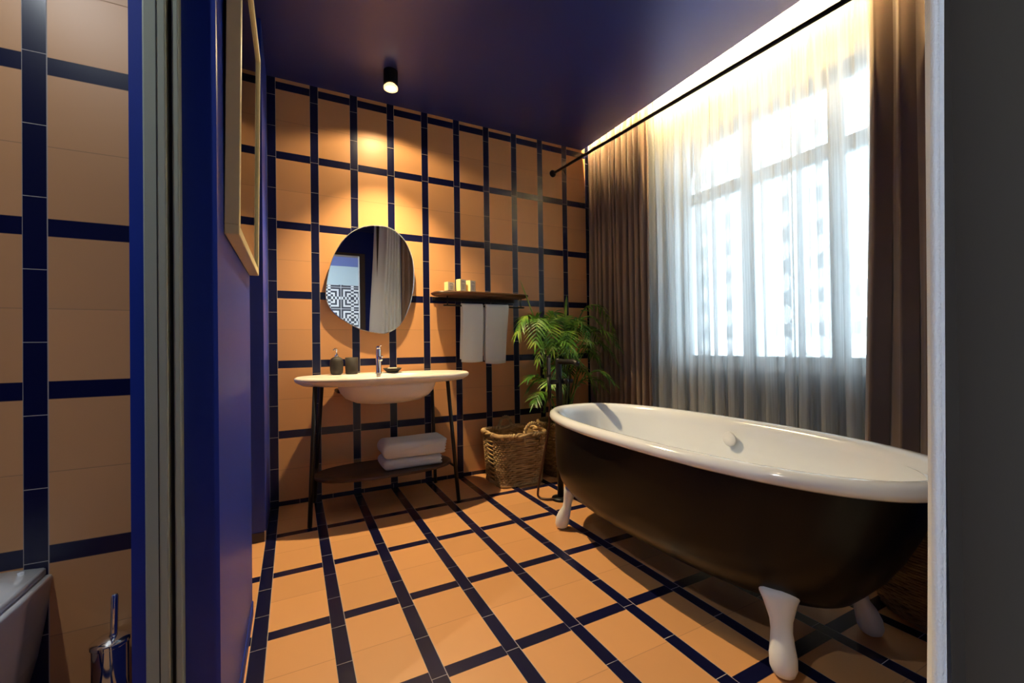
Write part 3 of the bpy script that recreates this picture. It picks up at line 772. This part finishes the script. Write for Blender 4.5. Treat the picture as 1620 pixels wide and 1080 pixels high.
# ------------------------------------------------------------ picture
def picture():
    Y0, Y1, Z0, Z1 = 1.222, 1.885, 1.283, 2.115
    t = thing('framed_picture', (-.145, (Y0+Y1)/2, Z0), 'square picture in a pale yellow wooden box frame on the blue wall at left', 'picture')
    d = .031; fw = .024
    def tilt(bm):
        for v in bm.verts: v.co.x += (v.co.z-Z0)/(Z1-Z0)*.012
        return bm
    bm = bmesh.new(); X0, X1 = -.1445, -.1445+d
    box(bm, X0, X1, Y0, Y1, Z0, Z0+fw, bev=.0015, seg=1); box(bm, X0, X1, Y0, Y1, Z1-fw, Z1, bev=.0015, seg=1)
    box(bm, X0, X1, Y0, Y0+fw, Z0+fw, Z1-fw, bev=.0015, seg=1); box(bm, X0, X1, Y1-fw, Y1, Z0+fw, Z1-fw, bev=.0015, seg=1)
    obj('frame', tilt(bm), M_['frame'], t, False)
    bm = bmesh.new(); m_ = .030
    for a in ((Y0+fw, Y1-fw, Z0+fw, Z0+fw+m_), (Y0+fw, Y1-fw, Z1-fw-m_, Z1-fw), (Y0+fw, Y0+fw+m_, Z0+fw+m_, Z1-fw-m_), (Y1-fw-m_, Y1-fw, Z0+fw+m_, Z1-fw-m_)):
        box(bm, X0+.010, X0+.014, *a)
    obj('mount', tilt(bm), M_['matboard'], t, False)
    obj('print', tilt(bx(X0+.006, X0+.010, Y0+fw, Y1-fw, Z0+fw, Z1-fw)), M_['art'], t, False)
    obj('glazing', tilt(bx(X0+.022, X0+.024, Y0+fw, Y1-fw, Z0+fw, Z1-fw)), M_['picture_glass'], t, False)
picture()

# ------------------------------------------------------------ toilet and brush
def toilet():
    xr, yw = -.594, 1.633; w = .37; cx = xr-w/2
    t = thing('toilet', (cx, yw, 0.06), 'white wall-hung toilet fixed to the tiled wall behind the blue partition', 'toilet')
    def ring(s, z, front, k=0, sh=0):     # D shape: straight back, rounded front
        hw = w/2*s; out = []; yb = yw; yf = yw-front
        n = 24
        for i in range(n+1):
            a = PI*i/n; c_, s_ = math.cos(a), math.sin(a)
            out.append(Vector((cx+sh+hw*math.copysign(abs(c_)**.75, c_), yb-(front)*abs(s_)**.62, z)))
        return out
    bm = bmesh.new()
    loft(bm, [ring(.62, .075, .30), ring(.72, .09, .33), ring(.84, .18, .42), ring(.93, .28, .49), ring(.985, .37, .53), ring(1.0, .388, .535), ring(.985, .395, .53), ring(.86, .396, .48), ring(.80, .37, .44), ring(.5, .25, .3)])
    o = obj('bowl', bm, M_['ceramic'], t)
    bm = bmesh.new()
    loft(bm, [ring(.90, .398, .50), ring(.93, .402, .51), ring(.93, .416, .51), ring(.90, .420, .50), ring(.55, .426, .3)])
    for v in bm.verts: v.co.y -= .0; v.co.z += -.004
    obj('seat_lid', bm, M_['ceramic'], t)
    obj('hinge_button', tb([(xr-.050, yw-.030, .400), (xr-.050, yw-.030, .426)], .007, 12), M_['ceramic'], t)
toilet()
x, y = -.457, 1.572
t = thing('toilet_brush', (x, y, 0), 'chrome toilet brush and holder standing by the tiled wall next to the partition', 'toilet brush')
obj('holder', lt([(0, 0), (.040, 0), (.040, .196), (.036, .199), (0, .199)], (x, y, 0), 32), M_['chrome'], t); auto(t.children[-1])
obj('lid', lt([(.0, .199), (.043, .199), (.043, .207), (.030, .215), (.010, .219), (0, .219)], (x, y, 0), 32), M_['chrome'], t); auto(t.children[-1])
obj('handle', tb([(x+.006, y, .215), (x+.008, y, .228), (x+.010, y, .325), (x+.010, y, .331)], [.010, .0085, .0085, .006], 14), M_['chrome'], t)

# ------------------------------------------------------------ baskets
def rounded_sq(cx, cy, hx, hy, z, n=4.5, seg=160): return supel(hx, hy, n, cx, cy, z, seg)
def strand_row(bm, ring, r, amp, stakes, phase, seg=5):
    """one woven strand: goes in and out around the stakes"""
    n = len(ring); pts = []
    cen = sum(ring, Vector())/n
    for i, p in enumerate(ring):
        d = (p-cen); d.z = 0; d.normalize()
        pts.append(p+d*amp*math.cos(stakes*PI*i/n*1.0+phase)+Vector((0, 0, .0018*math.sin(stakes*2*PI*i/n+phase))))
    tube(bm, pts, r, seg, closed=True)
def rope_loop(bm, pts, r, turns, seg=6, strands=2, closed=True):
    n = len(pts)
    for s in range(strands):
        out = []
        for i, p in enumerate(pts):
            t = pts[(i+1) % n]-pts[i-1] if closed else pts[min(i+1, n-1)]-pts[max(i-1, 0)]
            t.normalize(); a = t.cross(Vector((0, 0, 1)) if abs(t.z) < .95 else Vector((1, 0, 0))).normalized(); b = a.cross(t)
            ph = 2*PI*turns*i/n+2*PI*s/strands
            out.append(p+(a*math.cos(ph)+b*math.sin(ph))*r)
        tube(bm, out, r*.95, seg, closed=closed)
def wicker_basket():
    cx, cy = 1.462, 2.852; H_ = .365
    t = thing('wicker_basket', (cx, cy, 0), 'square woven willow basket with two loop handles in front of the palm', 'basket')
    bm = bmesh.new(); rows = 22
    def hs(z): f = z/H_; return (.172+.024*f, .150+.024*f)
    for j in range(rows):
        z = .012+(H_-.03)*j/(rows-1); hx, hy = hs(z)
        strand_row(bm, rounded_sq(cx, cy, hx, hy, z, 5, 150), .0068, .0075, 50, PI*(j % 2), 5)
    o = obj('woven_body', bm, M_['wicker'], t)
    bm = bmesh.new()
    base = rounded_sq(cx, cy, .160, .138, 0.01, 5, 44); top = rounded_sq(cx, cy, .193, .171, H_-.01, 5, 44)
    loft(bm, [rounded_sq(cx, cy, .163, .141, .006, 5, 44), rounded_sq(cx, cy, .185, .163, H_-.012, 5, 44)], True, False)
    obj('liner', bm, M_['wicker_dark'], t)
    bm = bmesh.new(); rope_loop(bm, rounded_sq(cx, cy, .199, .177, H_, 5, 200), .0105, 38)
    obj('braided_rim', bm, M_['wicker'], t)
    bm = bmesh.new(); rope_loop(bm, rounded_sq(cx, cy, .174, .152, .014, 5, 160), .008, 34)
    obj('base_braid', bm, M_['wicker'], t)
    for yy, x0, x1 in ((cy+.172, 1.425, 1.535), (cy-.174, 1.462, 1.595)):
        bm = bmesh.new(); pts = []
        r = (x1-x0)/2
        for i in range(41):
            a = PI*i/40; pts.append(Vector(((x0+x1)/2-r*math.cos(a), yy, H_-.02+.10*math.sin(a)**.8)))
        pts = [Vector((x0, yy, H_-.07))]+pts+[Vector((x1, yy, H_-.07))]
        rope_loop(bm, pts, .0075, 7, closed=False); obj('handle', bm, M_['wicker'], t)
wicker_basket()
def round_basket(name, cx, cy, prof, label, rows, stakes, mkey, r=.0062):
    t = thing(name, (cx, cy, 0), label, 'basket')
    H_ = prof[-1][1]
    def rad(z):
        for (r0, z0), (r1, z1) in zip(prof[:-1], prof[1:]):
            if z <= z1: return r0+(r1-r0)*(z-z0)/(z1-z0)
        return prof[-1][0]
    bm = bmesh.new()
    for j in range(rows):
        z = .007+(H_-.012)*j/(rows-1); strand_row(bm, supel(rad(z), rad(z), 2, cx, cy, z, 96), r, .0032, stakes, PI*(j % 2), 5)
    obj('woven_body', bm, M_[mkey], t)
    bm = bmesh.new(); loft(bm, [supel(rad(z)-.006, rad(z)-.006, 2, cx, cy, z, 48) for z in [.004+(H_-.01)*i/10 for i in range(11)]], True, False)
    obj('liner', bm, M_['wicker_dark'], t)
    bm = bmesh.new(); rope_loop(bm, supel(rad(H_), rad(H_), 2, cx, cy, H_, 140), .009, 30); obj('braided_rim', bm, M_[mkey], t)
    return t
PX, PY = 1.875, 2.845
round_basket('planter_basket', PX, PY, [(.135, 0), (.165, .15), (.175, .40)], 'dark round woven planter basket holding the palm behind the tub end', 34, 36, 'wicker_dark')
BX, BY = 2.105, .690
round_basket('planter_basket', BX, BY, [(.165, 0), (.205, .09), (.212, .2), (.195, .36), (.18, .44)], 'bulging round brown woven basket on the floor behind the near end of the tub', 46, 40, 'wicker_dark', .0056)

# ------------------------------------------------------------ plants
def leaflet(bm, base, d, up, L, W, droop, nseg=5):
    d = d.normalized(); side = d.cross(up); 
    if side.length < 1e-4: side = Vector((1, 0, 0))
    side.normalize(); nrm = side.cross(d)
    prev = None
    for i in range(nseg+1):
        s = i/nseg
        p = base+d*(L*s)+Vector((0, 0, -droop*L*s*s))
        wd = W*math.sin(PI*min(1, .12+.88*s)**.8)*(1 if s < .98 else .1)
        if i == nseg: wd = W*.04
        a = bm.verts.new(p-side*wd/2+nrm*wd*.22); b = bm.verts.new(p); c = bm.verts.new(p+side*wd/2+nrm*wd*.22)
        if prev: bm.faces.new((prev[0], a, b, prev[1])); bm.faces.new((prev[1], b, c, prev[2]))
        prev = (a, b, c)
def frond(name, pts, L, W, pairs, parent, rnd, start=.30, droop=.28, m='leaf'):
    path = crv(pts, 9); n = len(path); bm = bmesh.new()
    tube(bm, path, [.0065-.0052*i/(n-1) for i in range(n)], 6)
    for k in range(pairs):
        s = start+(1-start)*(k+.5)/pairs; i = min(n-2, int(s*(n-1)))
        p = path[i]+(path[i+1]-path[i])*(s*(n-1)-i); tg = (path[i+1]-path[i]).normalized()
        sd = tg.cross(Vector((0, 0, 1)))
        if sd.length < .15: sd = tg.cross(Vector((.6, .8, 0)))
        sd.normalize(); upv = sd.cross(tg).normalized()
        q = (s-start)/(1-start); ll = L*(.55+.9*q*(1-q)*2)*(1-.35*q)*rnd.uniform(.85, 1.12)
        for sg in (-1, 1):
            dr = tg*(.42+.6*q*q)+sd*sg*rnd.uniform(.85, 1.1)+upv*rnd.uniform(-.08, .25)
            leaflet(bm, p, dr, upv, ll, W*rnd.uniform(.8, 1.1), droop*rnd.uniform(.6, 1.4))
    leaflet(bm, path[-1], path[-1]-path[-2], Vector((0, 0, 1)), L*.5, W, droop*.6)
    ys = [v.co.y for v in bm.verts]
    for v in bm.verts:                              # keep clear of the walls, the curtain and the tub
        if v.co.y > 3.10: v.co.y = 3.10-.15*(v.co.y-3.10)/(1+4*(v.co.y-3.10))
        if v.co.x > 2.33: v.co.x = 2.33-.1*(v.co.x-2.33)
    return obj(name, bm, M_[m], parent)
def palm():
    rnd = random.Random(12)
    t = thing('potted_palm', (PX, PY, .30), 'bushy green palm with arching feathery fronds in the corner by the curtain', 'plant')
    obj('soil', lt([(0, .30), (.150, .30), (.152, .345), (.10, .352), (0, .355)], (PX, PY, 0), 32), M_['soil'], t)
    # clumped main stems
    for (x, y, z) in ((1.735, 2.86, .93), (1.90, 2.80, .88), (2.0, 2.9, .8)):
        obj('stem', tb(crv([(PX+(x-PX)*.3, PY+(y-PY)*.3, .33), (PX+(x-PX)*.75, PY+(y-PY)*.75, .33+(z-.33)*.5), (x, y, z)], 8), [.012-.004*i/16 for i in range(17)], 8), M_['stem'], t)
    def fr(base, tip, arch, L=.150, W=.0155, pairs=12, **k):
        b, e = Vector(base), Vector(tip); m1 = b.lerp(e, .38)+Vector((0, 0, arch)); m2 = b.lerp(e, .74)+Vector((0, 0, arch*.80))
        frond('frond', [b, m1, m2, e], L, W, pairs, t, rnd, **k)
    A = (1.735, 2.86, .93); Bp = (1.90, 2.80, .88); Cp = (2.0, 2.88, .78); D = (1.85, 2.80, .36)
    # upper left crown
    fr(A, (1.50, 2.84, 1.10), .20, L=.17, droop=.5); fr(A, (1.575, 2.70, 1.02), .22, L=.16, droop=.45); fr(A, (1.62, 2.95, 1.16), .16, L=.16)
    fr(A, (1.79, 2.75, 1.24), .10, L=.17); fr(A, (1.92, 2.98, 1.10), .18, L=.17); fr(A, (1.70, 2.66, .98), .20, L=.15); fr(A, (1.66, 2.86, 1.22), .08, L=.16)
    # upper right crown
    fr(Bp, (2.30, 2.70, 1.12), .30, L=.15, droop=.45); fr(Bp, (2.18, 2.62, 1.02), .26, L=.16); fr(Bp, (1.98, 2.60, 1.03), .22, L=.16)
    fr(Bp, (1.93, 2.86, 1.22), .08, L=.15); fr(Bp, (2.12, 2.95, 1.10), .20, L=.17); fr(Bp, (1.80, 2.62, .96), .18, L=.15); fr(Bp, (2.05, 2.80, 1.2), .1, L=.15)
    # middle and lower skirts
    for i in range(12):
        a = PI+PI*1.15*(i+.5)/12 if i % 5 else rnd.uniform(0, PI)
        base = rnd.choice((A, Bp, Cp, D)); r = rnd.uniform(.22, .36); z = rnd.uniform(.60, .98)
        x = PX+.02+r*math.cos(a)*1.05; y = max(2.47, min(3.05, PY+r*math.sin(a)*.9))
        base = (base[0], base[1], rnd.uniform(.45, .85))
        fr(base, (x, y, z), rnd.uniform(.14, .26), L=rnd.uniform(.12, .15), W=.0145, droop=.4, pairs=11)
    fr(D, (1.57, 2.72, .58), .16, L=.15); fr(D, (1.62, 2.60, .72), .16, L=.15); fr(D, (2.2, 2.7, .66), .2, L=.16)
    fr(Cp, (2.27, 2.60, .84), .20); fr(Cp, (2.20, 2.52, .98), .22); fr(D, (2.10, 2.47, .72), .22); fr(Bp, (2.26, 2.80, 1.0), .2); fr(D, (1.56, 2.82, .74), .16)
    fr(Cp, (2.28, 2.92, .9), .15, L=.16); fr(D, (1.66, 2.98, .64), .2, L=.15)
    # unopened spear leaves
    for a, b in (((1.715, 2.87, 1.10), (1.575, 2.92, 1.51)), ((1.93, 2.85, 1.05), (1.965, 2.86, 1.40))):
        bm = bmesh.new(); a, b = Vector(a), Vector(b)
        d = b-a; tube(bm, [a, a+d*.3, a+d*.6, a+d*.85, b], [.003, .0045, .005 if b.z > 1.45 else .013, .004 if b.z > 1.45 else .011, .0008], 6)
        obj('spear_leaf', bm, M_['leaf'], t)
palm()
def bush():
    rnd = random.Random(5)
    t = thing('potted_grass_plant', (BX, BY, .36), 'silvery strap-leaved plant in the bulging basket behind the near end of the tub', 'plant')
    obj('soil', lt([(0, .36), (.165, .36), (.165, .40), (0, .405)], (BX, BY, 0), 28), M_['soil'], t)
    for i in range(16):
        a = 2*PI*i/16+rnd.uniform(-.2, .2); L = rnd.uniform(.22, .34)
        bm = bmesh.new(); leaflet(bm, Vector((BX+.05*math.cos(a), BY+.05*math.sin(a), .40)), Vector((math.cos(a)*.45, math.sin(a)*.45, .9)), Vector((0, 0, 1)), L*.7, .020, .42, 7)
        for v in bm.verts:
            if v.co.x > 2.33: v.co.x = 2.33-.1*(v.co.x-2.33)
            v.co.y = max(v.co.y, .42)
        obj('leaf', bm, M_['silver_leaf'], t)
bush()
